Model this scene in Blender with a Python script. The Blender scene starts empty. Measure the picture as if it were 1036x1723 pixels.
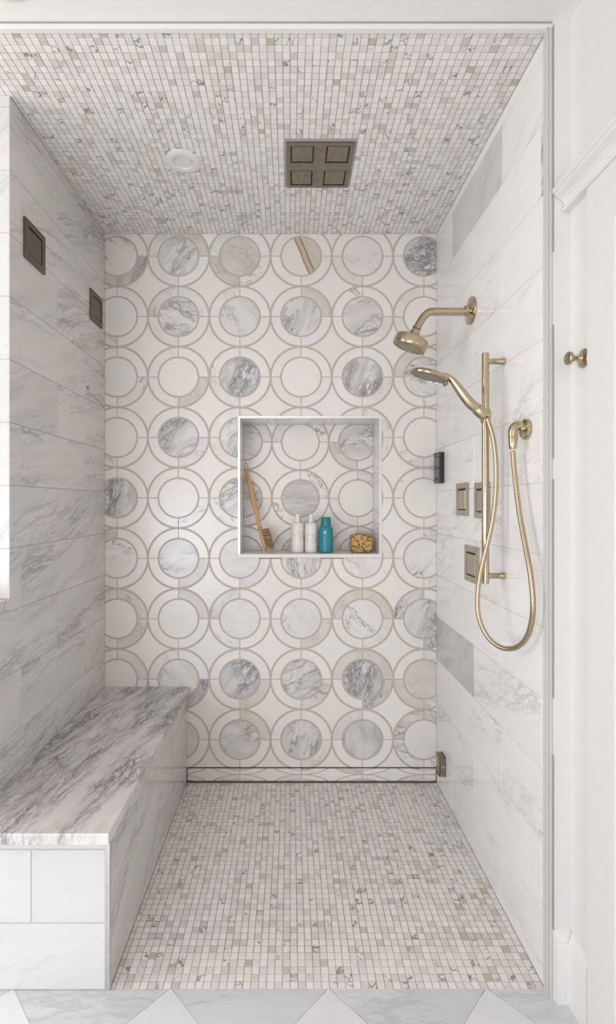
import bpy, bmesh, math, random
from mathutils import Vector, Matrix
random.seed(7)
S = bpy.context.scene
COL = S.collection
# ---------------------------------------------------------------- camera
F, VX, VY, D, CH = 820.0, 488.0, 847.0, 2.132, 1.22      # focal length in px of a 1036x1723 frame, vanishing point, distance, height
cam_data = bpy.data.cameras.new('camera')
cam = bpy.data.objects.new('camera', cam_data)
COL.objects.link(cam)
cam.location = (0, -D, CH)
cam.rotation_euler = (math.pi / 2, 0, 0)
cam_data.sensor_fit = 'HORIZONTAL'
cam_data.sensor_width = 36
cam_data.lens = F * 36 / 1036
cam_data.shift_x = (518 - VX) / 1036
cam_data.shift_y = -(861.5 - VY) / 1036
cam_data.clip_start = 0.02
S.camera = cam
# ---------------------------------------------------------------- light
w = bpy.data.worlds.new('daylight')
S.world = w
w.use_nodes = True
bg = w.node_tree.nodes['Background']
bg.inputs['Color'].default_value = (1.0, 0.885, 0.755, 1)
bg.inputs['Strength'].default_value = 0.68


def area(name, loc, target, size, power, col):
    d = bpy.data.lights.new(name, 'AREA')
    d.shape = 'RECTANGLE'
    d.size, d.size_y = size
    d.energy = power
    d.color = col
    o = bpy.data.objects.new(name, d)
    COL.objects.link(o)
    o.location = loc
    o.rotation_euler = (Vector(target) - Vector(loc)).to_track_quat('-Z', 'Y').to_euler()


area('low_window_light', (-1.6, -3.6, .7), (.2, -.4, .7), (1.6, 1.1), 25, (.82, .95, 1.14))
area('far_window_light', (-.6, -4.4, 1.35), (.1, 0, 1.1), (2.2, 1.9), 10, (.97, .98, 1.02))  # added fill from behind the camera, brightens the back wall
area('side_window_light', (-2.5, -1.3, 1.6), (.6, -.4, 1.3), (1.2, 1.4), 17, (.98, .97, .97))
S.view_settings.view_transform = 'Standard'
S.view_settings.look = 'None'
S.view_settings.gamma = 1
S.view_settings.use_curve_mapping = False
S.view_settings.exposure = 0.44


# ---------------------------------------------------------------- helpers
def P(px, py, z):
    """world point seen at pixel px, py at depth z in front of the camera"""
    return Vector(((px - VX) * z / F, z - D, CH - (py - VY) * z / F))


def yz(z):
    return z - D


class NT:
    def __init__(s, name):
        s.m = bpy.data.materials.new(name)
        s.m.use_nodes = True
        s.t = s.m.node_tree
        s.b = s.t.nodes['Principled BSDF']

    def n(s, typ, props=None, **ins):
        nd = s.t.nodes.new('ShaderNode' + typ)
        for k, v in (props or {}).items():
            setattr(nd, k, v)
        for k, v in ins.items():
            s.put(nd.inputs[int(k[1:])] if k[0] == 'i' and k[1:].isdigit() else nd.inputs[k], v)
        return nd

    def put(s, sock, v):
        if hasattr(v, 'links'):
            s.t.links.new(v, sock)
        else:
            sock.default_value = v

    def math(s, op, a, b=0.0, clamp=False):
        return s.n('Math', {'operation': op, 'use_clamp': clamp}, i0=a, i1=b).outputs[0]

    def mix(s, f, a, b, blend='MIX'):
        nd = s.n('Mix', {'data_type': 'RGBA', 'blend_type': blend})
        s.put(nd.inputs[0], f)
        s.put(nd.inputs[6], a)
        s.put(nd.inputs[7], b)
        return nd.outputs[2]

    def rng(s, v, a, b, c, d):
        return s.n('MapRange', {'clamp': True}, i0=v, i1=a, i2=b, i3=c, i4=d).outputs[0]

    def noise(s, vec, scale, detail=4, rough=.55, dist=0.0):
        return s.n('TexNoise', None, Vector=vec, Scale=scale, Detail=detail, Roughness=rough, Distortion=dist)


def c4(c):
    return (c[0], c[1], c[2], 1)


def srgb(r, g, b):
    f = lambda v: (v / 255 / 12.92) if v < 10 else ((v / 255 + .055) / 1.055) ** 2.4
    return (f(r), f(g), f(b), 1)


def plain(name, col, rough=.5, metal=0.0, bump=None, emit=0.0, spec=.5):
    k = NT(name)
    k.b.inputs['Base Color'].default_value = c4(col)
    k.b.inputs['Roughness'].default_value = rough
    k.b.inputs['Metallic'].default_value = metal
    k.b.inputs['Specular IOR Level'].default_value = spec
    if emit:
        k.b.inputs['Emission Color'].default_value = c4(col)
        k.b.inputs['Emission Strength'].default_value = emit
    pos = k.n('NewGeometry').outputs['Position']
    nz = k.noise(pos, bump[0] if bump else 30, 3)
    var = k.rng(nz.outputs[0], .3, .7, .985, 1.01)
    k.put(k.b.inputs['Base Color'], k.mix(1.0, c4(col), var, 'MULTIPLY'))
    if bump:
        bp = k.n('Bump', None, Strength=bump[1], Distance=.002, Height=nz.outputs[0])
        k.put(k.b.inputs['Normal'], bp.outputs[0])
    return k.m


def marble(name, base, cloud, vein, s=6, width=.05, amount=.8, stretch=(1, 2.6, 1), rot=.7, rotvar=.5,
           cs=3.0, camt=.5, mlo=.45, mhi=.62, rough=.2, warp=.12, jit=.06, fine=.5, spec=.5):
    k = NT(name)
    tc = k.n('TexCoord').outputs['Object']
    r = k.n('ObjectInfo').outputs['Random']
    ang = k.math('MULTIPLY_ADD', r, 2 * rotvar)
    ang.node.inputs[2].default_value = rot - rotvar
    v = k.n('VectorRotate', {'rotation_type': 'Z_AXIS'}, Vector=tc, Angle=ang).outputs[0]
    off = k.n('CombineXYZ', None, X=k.math('MULTIPLY', r, 91.7), Y=k.math('MULTIPLY', r, 57.3), Z=k.math('MULTIPLY', r, 33.1)).outputs[0]
    v = k.n('VectorMath', {'operation': 'ADD'}, i0=v, i1=off).outputs[0]
    wn = k.noise(v, 5 if s > 5 else 3, 3)
    wv = k.n('VectorMath', {'operation': 'SUBTRACT'}, i0=wn.outputs[1], i1=(.5, .5, .5)).outputs[0]
    wv = k.n('VectorMath', {'operation': 'MULTIPLY'}, i0=wv, i1=(warp, warp, warp)).outputs[0]
    v2 = k.n('VectorMath', {'operation': 'ADD'}, i0=v, i1=wv).outputs[0]
    v3 = k.n('VectorMath', {'operation': 'MULTIPLY'}, i0=v2, i1=stretch).outputs[0]
    mask = k.rng(k.noise(v3, s * .45, 3).outputs[0], mlo, mhi, 0, 1)
    a1 = k.math('ABSOLUTE', k.math('SUBTRACT', k.noise(v3, s, 8, .62).outputs[0], .5))
    a2 = k.math('ABSOLUTE', k.math('SUBTRACT', k.noise(v3, s * 2.7, 6, .65).outputs[0], .48))
    r1 = k.math('POWER', k.rng(a1, 0, width, 1, 0), 1.4)
    r2 = k.math('MULTIPLY', k.rng(a2, 0, width * .8, 1, 0), fine)
    vf = k.math('MULTIPLY', k.math('MULTIPLY', k.math('MAXIMUM', r1, r2), mask), amount, True)
    cf = k.math('MULTIPLY', k.rng(k.noise(v3, cs, 5, .6).outputs[0], .38, .66, 0, 1), camt)
    c = k.mix(cf, c4(base), c4(cloud))
    c = k.mix(vf, c, c4(vein))
    jj = k.math('MULTIPLY_ADD', k.math('FRACT', k.math('MULTIPLY', r, 7.31)), jit)
    jj.node.inputs[2].default_value = 1 - jit * .6
    c = k.mix(1.0, c, jj, 'MULTIPLY')
    k.put(k.b.inputs['Base Color'], c)
    k.b.inputs['Roughness'].default_value = rough
    k.b.inputs['Specular IOR Level'].default_value = spec
    return k.m


def striped(name):
    """half cream, half beige stone crossed by two brown bands"""
    k = NT(name)
    tc = k.n('TexCoord').outputs['Object']
    v = k.n('VectorRotate', {'rotation_type': 'Z_AXIS'}, Vector=tc, Angle=-.40).outputs[0]
    x = k.n('SeparateXYZ', None, i0=v).outputs[0]
    x = k.math('ADD', x, k.math('MULTIPLY', k.math('SUBTRACT', k.noise(v, 14, 4).outputs[0], .5), .012))
    ramp = k.n('ValToRGB')
    el = ramp.color_ramp.elements
    st = [(0, (.76, .72, .67)), (.40, (.76, .72, .67)), (.425, (.20, .135, .07)), (.45, (.52, .43, .32)), (.54, (.56, .48, .37)),
          (.565, (.22, .15, .08)), (.60, (.58, .52, .43)), (1, (.64, .585, .50))]
    while len(el) < len(st):
        el.new(.5)
    for e, (p, c) in zip(el, st):
        e.position = p
        e.color = c4(c)
    k.put(ramp.inputs[0], k.rng(x, -.07, .10, 0, 1))
    k.put(k.b.inputs['Base Color'], ramp.outputs[0])
    k.b.inputs['Roughness'].default_value = .24
    return k.m


def mosaic(name):
    k = NT(name)
    g = k.n('NewGeometry')
    r = k.math('FRACT', k.math('ADD', g.outputs['Random Per Island'], k.n('ObjectInfo').outputs['Random']))
    ramp = k.n('ValToRGB')
    ramp.color_ramp.interpolation = 'CONSTANT'
    stops = [(0, (.86, .84, .815)), (.34, (.84, .82, .795)), (.62, (.82, .80, .775)), (.84, (.795, .775, .745)),
             (.955, (.76, .725, .665)), (.97, (.765, .745, .715)), (.990, (.64, .575, .48)), (.993, (.71, .69, .66))]
    el = ramp.color_ramp.elements
    st = [(0, (.76, .72, .67)), (.40, (.76, .72, .67)), (.425, (.20, .135, .07)), (.45, (.52, .43, .32)), (.54, (.56, .48, .37)),
          (.565, (.22, .15, .08)), (.60, (.58, .52, .43)), (1, (.64, .585, .50))]
    while len(el) < len(st):
        el.new(.5)
    for e, (p, c) in zip(el, st):
        e.position = p
        e.color = c4(c)
    k.put(ramp.inputs[0], k.rng(x, -.07, .10, 0, 1))
    k.put(k.b.inputs['Base Color'], ramp.outputs[0])
    k.b.inputs['Roughness'].default_value = .24
    return k.m


def mosaic(name):
    k = NT(name)
    g = k.n('NewGeometry')
    r = k.math('FRACT', k.math('ADD', g.outputs['Random Per Island'], k.n('ObjectInfo').outputs['Random']))
    ramp = k.n('ValToRGB')
    ramp.color_ramp.interpolation = 'CONSTANT'
    stops = [(0, (.87, .85, .825)), (.34, (.84, .82, .795)), (.62, (.81, .79, .765)), (.82, (.785, .765, .735)),
             (.945, (.75, .705, .635)), (.965, (.71, .685, .65)), (.988, (.60, .53, .43)), (.992, (.64, .62, .59))]
    el = ramp.color_ramp.elements
    st = [(0, (.76, .72, .67)), (.40, (.76, .72, .67)), (.425, (.20, .135, .07)), (.45, (.52, .43, .32)), (.54, (.56, .48, .37)),
          (.565, (.22, .15, .08)), (.60, (.58, .52, .43)), (1, (.64, .585, .50))]
    while len(el) < len(st):
        el.new(.5)
    for e, (p, c) in zip(el, st):
        e.position = p
        e.color = c4(c)
    k.put(ramp.inputs[0], k.rng(x, -.07, .10, 0, 1))
    k.put(k.b.inputs['Base Color'], ramp.outputs[0])
    k.b.inputs['Roughness'].default_value = .24
    return k.m


def mosaic(name):
    k = NT(name)
    g = k.n('NewGeometry')
    r = k.math('FRACT', k.math('ADD', g.outputs['Random Per Island'], k.n('ObjectInfo').outputs['Random']))
    ramp = k.n('ValToRGB')
    ramp.color_ramp.interpolation = 'CONSTANT'
    stops = [(0, (.84, .815, .785)), (.34, (.80, .775, .745)), (.62, (.76, .735, .705)), (.80, (.71, .685, .65)),
             (.91, (.70, .645, .565)), (.945, (.62, .595, .56)), (.98, (.56, .49, .39)), (.988, (.58, .56, .535))]
    el = ramp.color_ramp.elements
    while len(el) < len(stops):
        el.new(.5)
    for e, (p, c) in zip(el, stops):
        e.position = p
        e.color = c4(c)
    k.put(ramp.inputs[0], r)
    r2 = k.math('FRACT', k.math('MULTIPLY', r, 37.7))
    allow = k.rng(r2, .86, .95, 0, 1)
    pos = g.outputs['Position']
    a = k.math('ABSOLUTE', k.math('SUBTRACT', k.noise(pos, 34, 3, .55, .3).outputs[0], .5))
    ve = k.math('MULTIPLY', k.math('MULTIPLY', k.rng(a, .012, .040, 1, 0), allow), .85)
    c = k.mix(ve, ramp.outputs[0], c4((.20, .19, .175)))
    k.put(k.b.inputs['Base Color'], c)
    k.b.inputs['Roughness'].default_value = .35
    return k.m


def metal(name, col, rough, brushed=0.0):
    k = NT(name)
    pos = k.n('NewGeometry').outputs['Position']
    sc = k.n('VectorMath', {'operation': 'MULTIPLY'}, i0=pos, i1=(1, 1, 14)).outputs[0]
    nz = k.noise(sc, 40, 3)
    k.put(k.b.inputs['Roughness'], k.rng(nz.outputs[0], .3, .7, rough * .8, rough * 1.25))
    k.put(k.b.inputs['Base Color'], k.mix(k.rng(nz.outputs[0], .3, .7, 0, 1), c4([v * (1 - brushed) for v in col]), c4(col)))
    k.b.inputs['Metallic'].default_value = 1
    return k.m


M = {}
M['wall_marble'] = marble('wall_marble', (.86, .845, .835), (.78, .77, .765), (.45, .445, .445), s=5, width=.045, amount=.62,
                          stretch=(.7, 2.8, 1), rot=-.22, rotvar=.28, cs=4, camt=.55, mlo=.50, mhi=.64, rough=.14, warp=.10, jit=.05, fine=.5)
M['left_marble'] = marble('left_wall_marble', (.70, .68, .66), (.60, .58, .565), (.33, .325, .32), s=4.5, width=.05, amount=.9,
                          stretch=(.5, 3.4, 1), rot=-.22, rotvar=.28, cs=4, camt=.65, mlo=.44, mhi=.64, rough=.14, warp=.10, jit=.05, fine=.5)  # wall marble darkened: the left side's shade is put into the colour
M['bench_marble'] = marble('bench_marble', (.67, .66, .655), (.60, .59, .585), (.34, .34, .345), s=5, width=.04, amount=.6,
                           stretch=(.7, 2.6, 1), rot=-.5, rotvar=.4, cs=4, camt=.5, mlo=.52, mhi=.66, rough=.16, warp=.10, jit=.04, fine=.5)
M['wall_grey'] = marble('wall_marble_grey', (.60, .595, .59), (.46, .455, .455), (.30, .30, .305), s=4, width=.04, amount=.8,
                        stretch=(1, 2.4, 1), rot=-.8, rotvar=.2, cs=4, camt=.8, mlo=.45, mhi=.6, rough=.16)
M['wall_dark'] = marble('wall_marble_dark_streak', (.74, .735, .725), (.60, .60, .595), (.27, .29, .285), s=3, width=.06, amount=.9,
                        stretch=(1, 2.4, 1), rot=-.9, rotvar=.2, cs=4, camt=.7, mlo=.46, mhi=.56, rough=.16)
M['bench_top'] = marble('bench_top_marble', (.74, .715, .70), (.60, .575, .56), (.13, .125, .12), s=11, width=.085, amount=.95,
                        stretch=(3.0, .66, 1), rot=.23, rotvar=.0, cs=3.4, camt=.8, mlo=.37, mhi=.60, rough=.18, warp=.07, jit=0, fine=.8)
M['white'] = marble('cream_marble', (.80, .762, .715), (.77, .735, .69), (.55, .51, .46), s=4, width=.012, amount=.35, cs=4, camt=.6,
                    mlo=.58, mhi=.72, rough=.24, jit=.05)
M['snow'] = marble('white_marble', (.795, .772, .745), (.75, .73, .71), (.55, .54, .53), s=4, width=.012, amount=.4, cs=4, camt=.6,
                   mlo=.56, mhi=.7, rough=.24, jit=.05)
M['pale'] = marble('pale_grey_marble', (.76, .735, .71), (.66, .635, .605), (.34, .32, .31), s=7, width=.03, amount=.65, cs=7, camt=.8,
                   mlo=.5, mhi=.62, rough=.24, jit=.08)
M['vein'] = marble('grey_veined_marble', (.73, .705, .68), (.57, .55, .535), (.21, .20, .205), s=8, width=.055, amount=.85, cs=8, camt=.8,
                   mlo=.45, mhi=.58, rough=.24, warp=.07, rot=.9, rotvar=1.0, stretch=(2.8, .9, 1))
M['heavy'] = marble('dark_veined_marble', (.69, .67, .655), (.47, .46, .455), (.16, .155, .165), s=9, width=.075, amount=.9, cs=9, camt=.9,
                    mlo=.40, mhi=.54, rough=.24, warp=.07, rot=.6, rotvar=.8, stretch=(2.6, .9, 1), fine=.9)
M['fleck'] = marble('cream_marble_with_dark_flecks', (.81, .78, .75), (.72, .70, .67), (.20, .19, .185), s=9, width=.035, amount=.95, cs=7, camt=.6,
                    mlo=.54, mhi=.62, rough=.24, warp=.1, rotvar=1.5)
M['beige'] = marble('beige_marble', (.69, .645, .585), (.61, .565, .50), (.42, .37, .31), s=7, width=.05, amount=.7, cs=6, camt=.7,
                    mlo=.45, mhi=.6, rough=.24)
M['brown'] = striped('brown_striped_marble')
M['band'] = marble('grey_banded_marble', (.66, .635, .60), (.50, .475, .445), (.36, .335, .31), s=5, width=.05, amount=.6, cs=6, camt=.9,
                   mlo=.4, mhi=.5, rough=.24, rot=.05, rotvar=.1, stretch=(.5, 3.4, 1), warp=.04)
M['floor_marble'] = marble('grey_floor_marble', (.72, .725, .745), (.61, .62, .645), (.46, .47, .49), s=4, width=.04, amount=.6, cs=4, camt=.8,
                           mlo=.46, mhi=.6, rough=.28, jit=.08, rot=0, rotvar=.25, stretch=(.6, 2.6, 1))
M['floor_white'] = marble('white_floor_marble', (.775, .78, .795), (.72, .725, .745), (.55, .56, .575), s=4, width=.03, amount=.4, cs=4, camt=.6,
                          mlo=.5, mhi=.64, rough=.28, jit=.05, rot=.6, rotvar=.3)
M['mosaic'] = mosaic('mosaic_marble')
M['grout'] = plain('grout', (.46, .425, .385), .8)
M['grout_tan'] = plain('grout_tan', (.53, .48, .41), .8)
M['grout_white'] = plain('grout_white', (.74, .725, .71), .8)
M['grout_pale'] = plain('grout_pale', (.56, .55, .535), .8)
M['paint'] = plain('white_wall_paint', (.73, .715, .70), .55)
M['ceiling_paint'] = plain('white_ceiling_paint', (.80, .785, .77), .7)
M['wood_paint'] = plain('white_wood_paint', (.77, .76, .745), .35)
M['door_paint'] = plain('cream_door_paint', (.75, .735, .705), .35)
M['white_plastic'] = plain('white_plastic', (.78, .76, .735), .45)
M['gold'] = metal('champagne_brass', (.53, .445, .305), .11, .16)
M['nickel'] = metal('brushed_nickel', (.50, .445, .35), .33, .2)
M['dark_nickel'] = metal('dark_brushed_nickel', (.33, .295, .24), .38, .25)
M['bronze_nickel'] = metal('dark_bronze_nickel', (.215, .19, .16), .34, .25)  # body sprays' brushed nickel with its dark reflections put into the colour
M['chrome'] = metal('satin_chrome', (.80, .80, .80), .22, .1)
M['edge_metal'] = plain('pale_edge_metal', (.60, .585, .57), .35)
M['caulk'] = plain('caulk', (.32, .30, .28), .7)
M['slot'] = plain('dark_slot', (.035, .03, .024), .6)
M['bronze'] = plain('dark_bronze', (.10, .085, .07), .4)
M['black'] = plain('black_plastic', (.012, .012, .013), .25)
M['screen'] = plain('dark_glass_screen', (.035, .037, .04), .06, spec=.8)


# ---- mesh builders
def link(name, me, mat=None, parent=None, mw=None, smooth=False):
    if mat is not None and not me.materials:
        me.materials.append(mat)
    if smooth:
        for p in me.polygons:
            p.use_smooth = True
    o = bpy.data.objects.new(name, me)
    COL.objects.link(o)
    if parent is not None:
        o.parent = parent
    if mw is not None:
        o.matrix_basis = mw
    return o


def from_bm(bm, name):
    me = bpy.data.meshes.new(name)
    bmesh.ops.recalc_face_normals(bm, faces=bm.faces)
    bm.to_mesh(me)
    bm.free()
    return me


def add_box(bm, lo, hi, bev=0.0, seg=1):
    r = bmesh.ops.create_cube(bm, size=1)
    vs = r['verts']
    for v in vs:
        v.co = Vector([lo[i] + (v.co[i] + .5) * (hi[i] - lo[i]) for i in range(3)])
    if bev:
        es = list({e for v in vs for e in v.link_edges})
        bmesh.ops.bevel(bm, geom=es, offset=bev, segments=seg, affect='EDGES', profile=.5)


def box(name, lo, hi, mat, parent=None, bev=0.0, seg=1, mw=None):
    bm = bmesh.new()
    add_box(bm, lo, hi, bev, seg)
    return link(name, from_bm(bm, name), mat, parent, mw)


def boxes(name, lst, mat, parent=None, bev=0.0):
    bm = bmesh.new()
    for lo, hi in lst:
        add_box(bm, lo, hi, bev)
    return link(name, from_bm(bm, name), mat, parent)


def catmull(pts, n=8):
    pts = [Vector(p) for p in pts]
    out = []
    for i in range(len(pts) - 1):
        p0 = pts[max(i - 1, 0)]
        p1, p2 = pts[i], pts[i + 1]
        p3 = pts[min(i + 2, len(pts) - 1)]
        for k in range(n):
            t = k / n
            out.append(.5 * ((2 * p1) + (p2 - p0) * t + (2 * p0 - 5 * p1 + 4 * p2 - p3) * t * t + (3 * p1 - p0 - 3 * p2 + p3) * t ** 3))
    out.append(pts[-1])
    return out


def tube(name, pts, rad, mat, parent=None, seg=16, squash=None, rot=0.0):
    """swept tube; rad one value or one per point; squash = (a, b) scales the ring's two axes"""
    pts = [Vector(p) for p in pts]
    if not isinstance(rad, (list, tuple)):
        rad = [rad] * len(pts)
    vs, fs = [], []
    t = (pts[1] - pts[0]).normalized()
    up = Vector((0, 1, 0)) if abs(t.y) < .9 else Vector((1, 0, 0))
    nrm = (up - t * up.dot(t)).normalized()
    for i, p in enumerate(pts):
        a, b = pts[max(i - 1, 0)], pts[min(i + 1, len(pts) - 1)]
        t = (b - a).normalized()
        nrm = (nrm - t * nrm.dot(t)).normalized()
        bn = t.cross(nrm)
        for k in range(seg):
            an = 2 * math.pi * k / seg + rot
            ca, sa = math.cos(an), math.sin(an)
            if squash:
                ca, sa = ca * squash[0], sa * squash[1]
            vs.append(p + (nrm * ca + bn * sa) * rad[i])
    for i in range(len(pts) - 1):
        for k in range(seg):
            k2 = (k + 1) % seg
            fs.append((i * seg + k, i * seg + k2, (i + 1) * seg + k2, (i + 1) * seg + k))
    fs.append(tuple(range(seg))[::-1])
    fs.append(tuple((len(pts) - 1) * seg + k for k in range(seg)))
    me = bpy.data.meshes.new(name)
    me.from_pydata([tuple(v) for v in vs], [], fs)
    o = link(name, me, mat, parent)
    for p in me.polygons:
        p.use_smooth = len(p.vertices) == 4
    return o


def lathe(name, prof, mat, origin, axis, parent=None, seg=32, sharp=True):
    """prof: list of (r, h) along axis from origin"""
    origin, axis = Vector(origin), Vector(axis).normalized()
    up = Vector((0, 0, 1)) if abs(axis.z) < .9 else Vector((1, 0, 0))
    u = (up - axis * up.dot(axis)).normalized()
    v = axis.cross(u)
    vs, fs = [], []
    for r, h in prof:
        for k in range(seg):
            an = 2 * math.pi * k / seg
            vs.append(origin + axis * h + (u * math.cos(an) + v * math.sin(an)) * max(r, 1e-5))
    for i in range(len(prof) - 1):
        for k in range(seg):
            k2 = (k + 1) % seg
            fs.append((i * seg + k, i * seg + k2, (i + 1) * seg + k2, (i + 1) * seg + k))
    fs.append(tuple(range(seg))[::-1])
    fs.append(tuple((len(prof) - 1) * seg + k for k in range(seg)))
    me = bpy.data.meshes.new(name)
    me.from_pydata([tuple(p) for p in vs], [], fs)
    o = link(name, me, mat, parent)
    for p in me.polygons:
        p.use_smooth = len(p.vertices) == 4
    if sharp:
        for e in me.edges:
            pass
        bm = bmesh.new()
        bm.from_mesh(me)
        bmesh.ops.recalc_face_normals(bm, faces=bm.faces)
        for e in bm.edges:
            if len(e.link_faces) == 2 and e.calc_face_angle(0) > .6:
                e.smooth = False
        bm.to_mesh(me)
        bm.free()
    return o


def prism(name, poly, fn, a, b, mat, parent=None):
    """extrude a 2-D outline: fn(u, v, t) gives the world point, t from a to b"""
    n = len(poly)
    vs = [fn(u, v, a) for u, v in poly] + [fn(u, v, b) for u, v in poly]
    fs = [tuple(range(n)), tuple(range(2 * n - 1, n - 1, -1))] + [(i, i + n, (i + 1) % n + n, (i + 1) % n) for i in range(n)]
    bm = bmesh.new()
    bv = [bm.verts.new(v) for v in vs]
    for f in fs:
        bm.faces.new([bv[i] for i in f])
    return link(name, from_bm(bm, name), mat, parent)


def frame(u, v, origin):
    u, v = Vector(u), Vector(v)
    n = u.cross(v)
    m = Matrix((u, v, n)).transposed().to_4x4()
    m.translation = Vector(origin)
    return m


AX = {'back': ((1, 0, 0), (0, 0, 1)), 'left': ((0, 1, 0), (0, 0, 1)), 'right': ((0, -1, 0), (0, 0, 1)),
      'floor': ((1, 0, 0), (0, 1, 0)), 'ceiling': ((1, 0, 0), (0, -1, 0))}
_tiles = {}


def tile_mesh(wd, ht, t=.008, b=.0008):
    key = (round(wd, 4), round(ht, 4), t, b)
    if key in _tiles:
        return _tiles[key].copy() if False else _tiles[key]
    vs = []
    for z, i in ((-t, 0), (-b, 0), (0, b)):
        x, y = wd / 2 - i, ht / 2 - i
        vs += [(-x, -y, z), (x, -y, z), (x, y, z), (-x, y, z)]
    fs = [(8, 9, 10, 11)]
    for k in range(4):
        j = (k + 1) % 4
        fs += [(k, j, 4 + j, 4 + k), (4 + k, 4 + j, 8 + j, 8 + k)]
    me = bpy.data.meshes.new('tile')
    me.from_pydata(vs, [], fs)
    _tiles[key] = me
    return me


_mat_tiles = {}


def tile(side, origin, wd, ht, mat, parent, name='tile', spin=False, t=.008):
    key = (round(wd, 4), round(ht, 4), t, mat.name)
    if key not in _mat_tiles:
        me = tile_mesh(wd, ht, t).copy()
        me.materials.append(mat)
        _mat_tiles[key] = me
    u, v = AX[side]
    return link(name, _mat_tiles[key], None, parent, frame(u, v, origin))


def struct(o, label=None):
    o['kind'] = 'structure'
    if label:
        o['label'] = label
    return o


def thing(name, loc, label, cat, group=None):
    o = bpy.data.objects.new(name, None)
    o.empty_display_size = .05
    COL.objects.link(o)
    o.location = loc
    bpy.context.view_layer.update()
    return tag(o, label, cat, group)


def tag(o, label, cat, group=None):
    o['label'] = label
    o['category'] = cat
    if group:
        o['group'] = group
    return o


def adopt(root, *objs):
    """make meshes that were built in world coordinates parts of a thing without moving them"""
    for o in objs:
        o.parent = root
        o.matrix_parent_inverse = Matrix.Translation(-root.location)
    return objs


# ---------------------------------------------------------------- room dimensions
XL, XR, ZT = -.811, .640, 2.400           # shower walls and ceiling; back wall at y = 0
YF = yz(1.214)                            # front of the shower
ZJ, ZS = 1.409, .943                      # depth where the full-height left wall ends, top of the half wall
BX, BT = -.4524, .419                     # bench side and top
NX0, NX1, NZ0, NZ1, ND = -.2184, .390, .999, 1.592, .16     # niche
SZ = .0655                                # bottom of the back wall tiles
PX, PZ = .2683, .2644                     # ring lattice pitch
LX0, LZ0 = (197 - VX) * D / F, CH - (431 - VY) * D / F      # first ring centre (top row, left column)

# ---------------------------------------------------------------- structure: shells
T = .002
wall_back = struct(boxes('wall_back', [((XL - .1, T, NZ1 + .012), (XR + .1, .3, ZT + .05)), ((XL - .1, T, SZ), (XR + .1, .3, NZ0 - .02)),
                                       ((XL - .1, T, NZ0 - .02), (NX0 - .012, .3, NZ1 + .012)), ((NX1 + .012, T, NZ0 - .02), (XR + .1, .3, NZ1 + .012)),
                                       ((XL - .1, .03, -.05), (XR + .1, .3, SZ))], M['grout_tan']),
                   'back wall of interlocking marble rings, discs and concave stars')
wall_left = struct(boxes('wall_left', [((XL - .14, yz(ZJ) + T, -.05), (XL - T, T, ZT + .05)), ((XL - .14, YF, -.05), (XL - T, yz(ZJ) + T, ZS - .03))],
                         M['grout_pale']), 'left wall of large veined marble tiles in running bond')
wall_right = struct(box('wall_right', (XR + T, yz(1.222), -.05), (XR + .16, T, ZT + .05), M['grout_white']), 'right wall of large pale marble tiles')
floor = struct(box('floor', (BX - .02, YF - .003, -.06), (XR + T, .03, -.0015), M['grout']), 'shower floor of small square marble mosaic')
ceiling = struct(box('ceiling', (XL - .16, YF - .003, ZT + .0015), (XR + T, T, ZT + .012), M['grout']), 'shower ceiling of small square marble mosaic')
room_ceiling = struct(box('ceiling', (-2.2, -4.2, 2.412), (.80, YF - .003, 2.47), M['ceiling_paint']), 'plain white painted ceiling in front of the shower')
room_floor = struct(box('floor', (-2.2, -4.2, -.06), (.80, yz(1.2235), -.0015), M['grout_white']), 'bathroom floor of large diagonal marble tiles')
wall_front = struct(box('wall_front', (.6485, yz(1.2), 0), (.80, yz(1.222), 2.412), M['paint']), 'narrow white painted strip of wall beside the shower')
YD0, YD1, ZD = yz(1.0175), yz(.25), 1.800  # door opening in the right wall
room_right = struct(boxes('wall_right', [((.69, YD0, 0), (.80, yz(1.2), 2.412)), ((.69, YD1, ZD), (.80, YD0, 2.412)), ((.69, -4.2, 0), (.80, YD1, 2.412))],
                          M['paint']), 'white painted wall with a door beside the shower')

# ---- running-bond tiles on the two side walls
C0, CHT, TL = .907, .1825, .454
JA = [1.473 + TL * k for k in range(-1, 3)]
JB = [1.700 + TL * k for k in range(-2, 2)]


def courses(side, X, parent, flip, zfun, special):
    k = -5
    while C0 + k * CHT < ZT:
        z0, z1 = max(C0 + k * CHT, 0), min(C0 + (k + 1) * CHT, ZT)
        if z1 - z0 > .01:
            js = JA if (k % 2 == 0) != flip else JB
            for (zn, za, zb) in zfun(z0, z1):
                cuts = [za] + [j for j in js if za + .02 < j < zb - .02] + [zb]
                for i in range(len(cuts) - 1):
                    a, b = cuts[i], cuts[i + 1]
                    lo, hi = (zn[0], zn[1])
                    mat = special.get((k, i), M['left_marble' if side == 'left' else 'wall_marble'])
                    tile(side, (X, yz((a + b) / 2), (lo + hi) / 2), b - a - .0018, hi - lo - .0018, mat, parent)
        k += 1


def left_spans(z0, z1):
    out = []
    if z1 <= ZS - .03:
        return [((z0, z1), 1.224, D)]
    if z0 >= ZS - .03:
        return [((z0, z1), ZJ, D)]
    return [((z0, ZS - .03), 1.224, ZJ), ((z0, z1), ZJ, D)]


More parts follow.
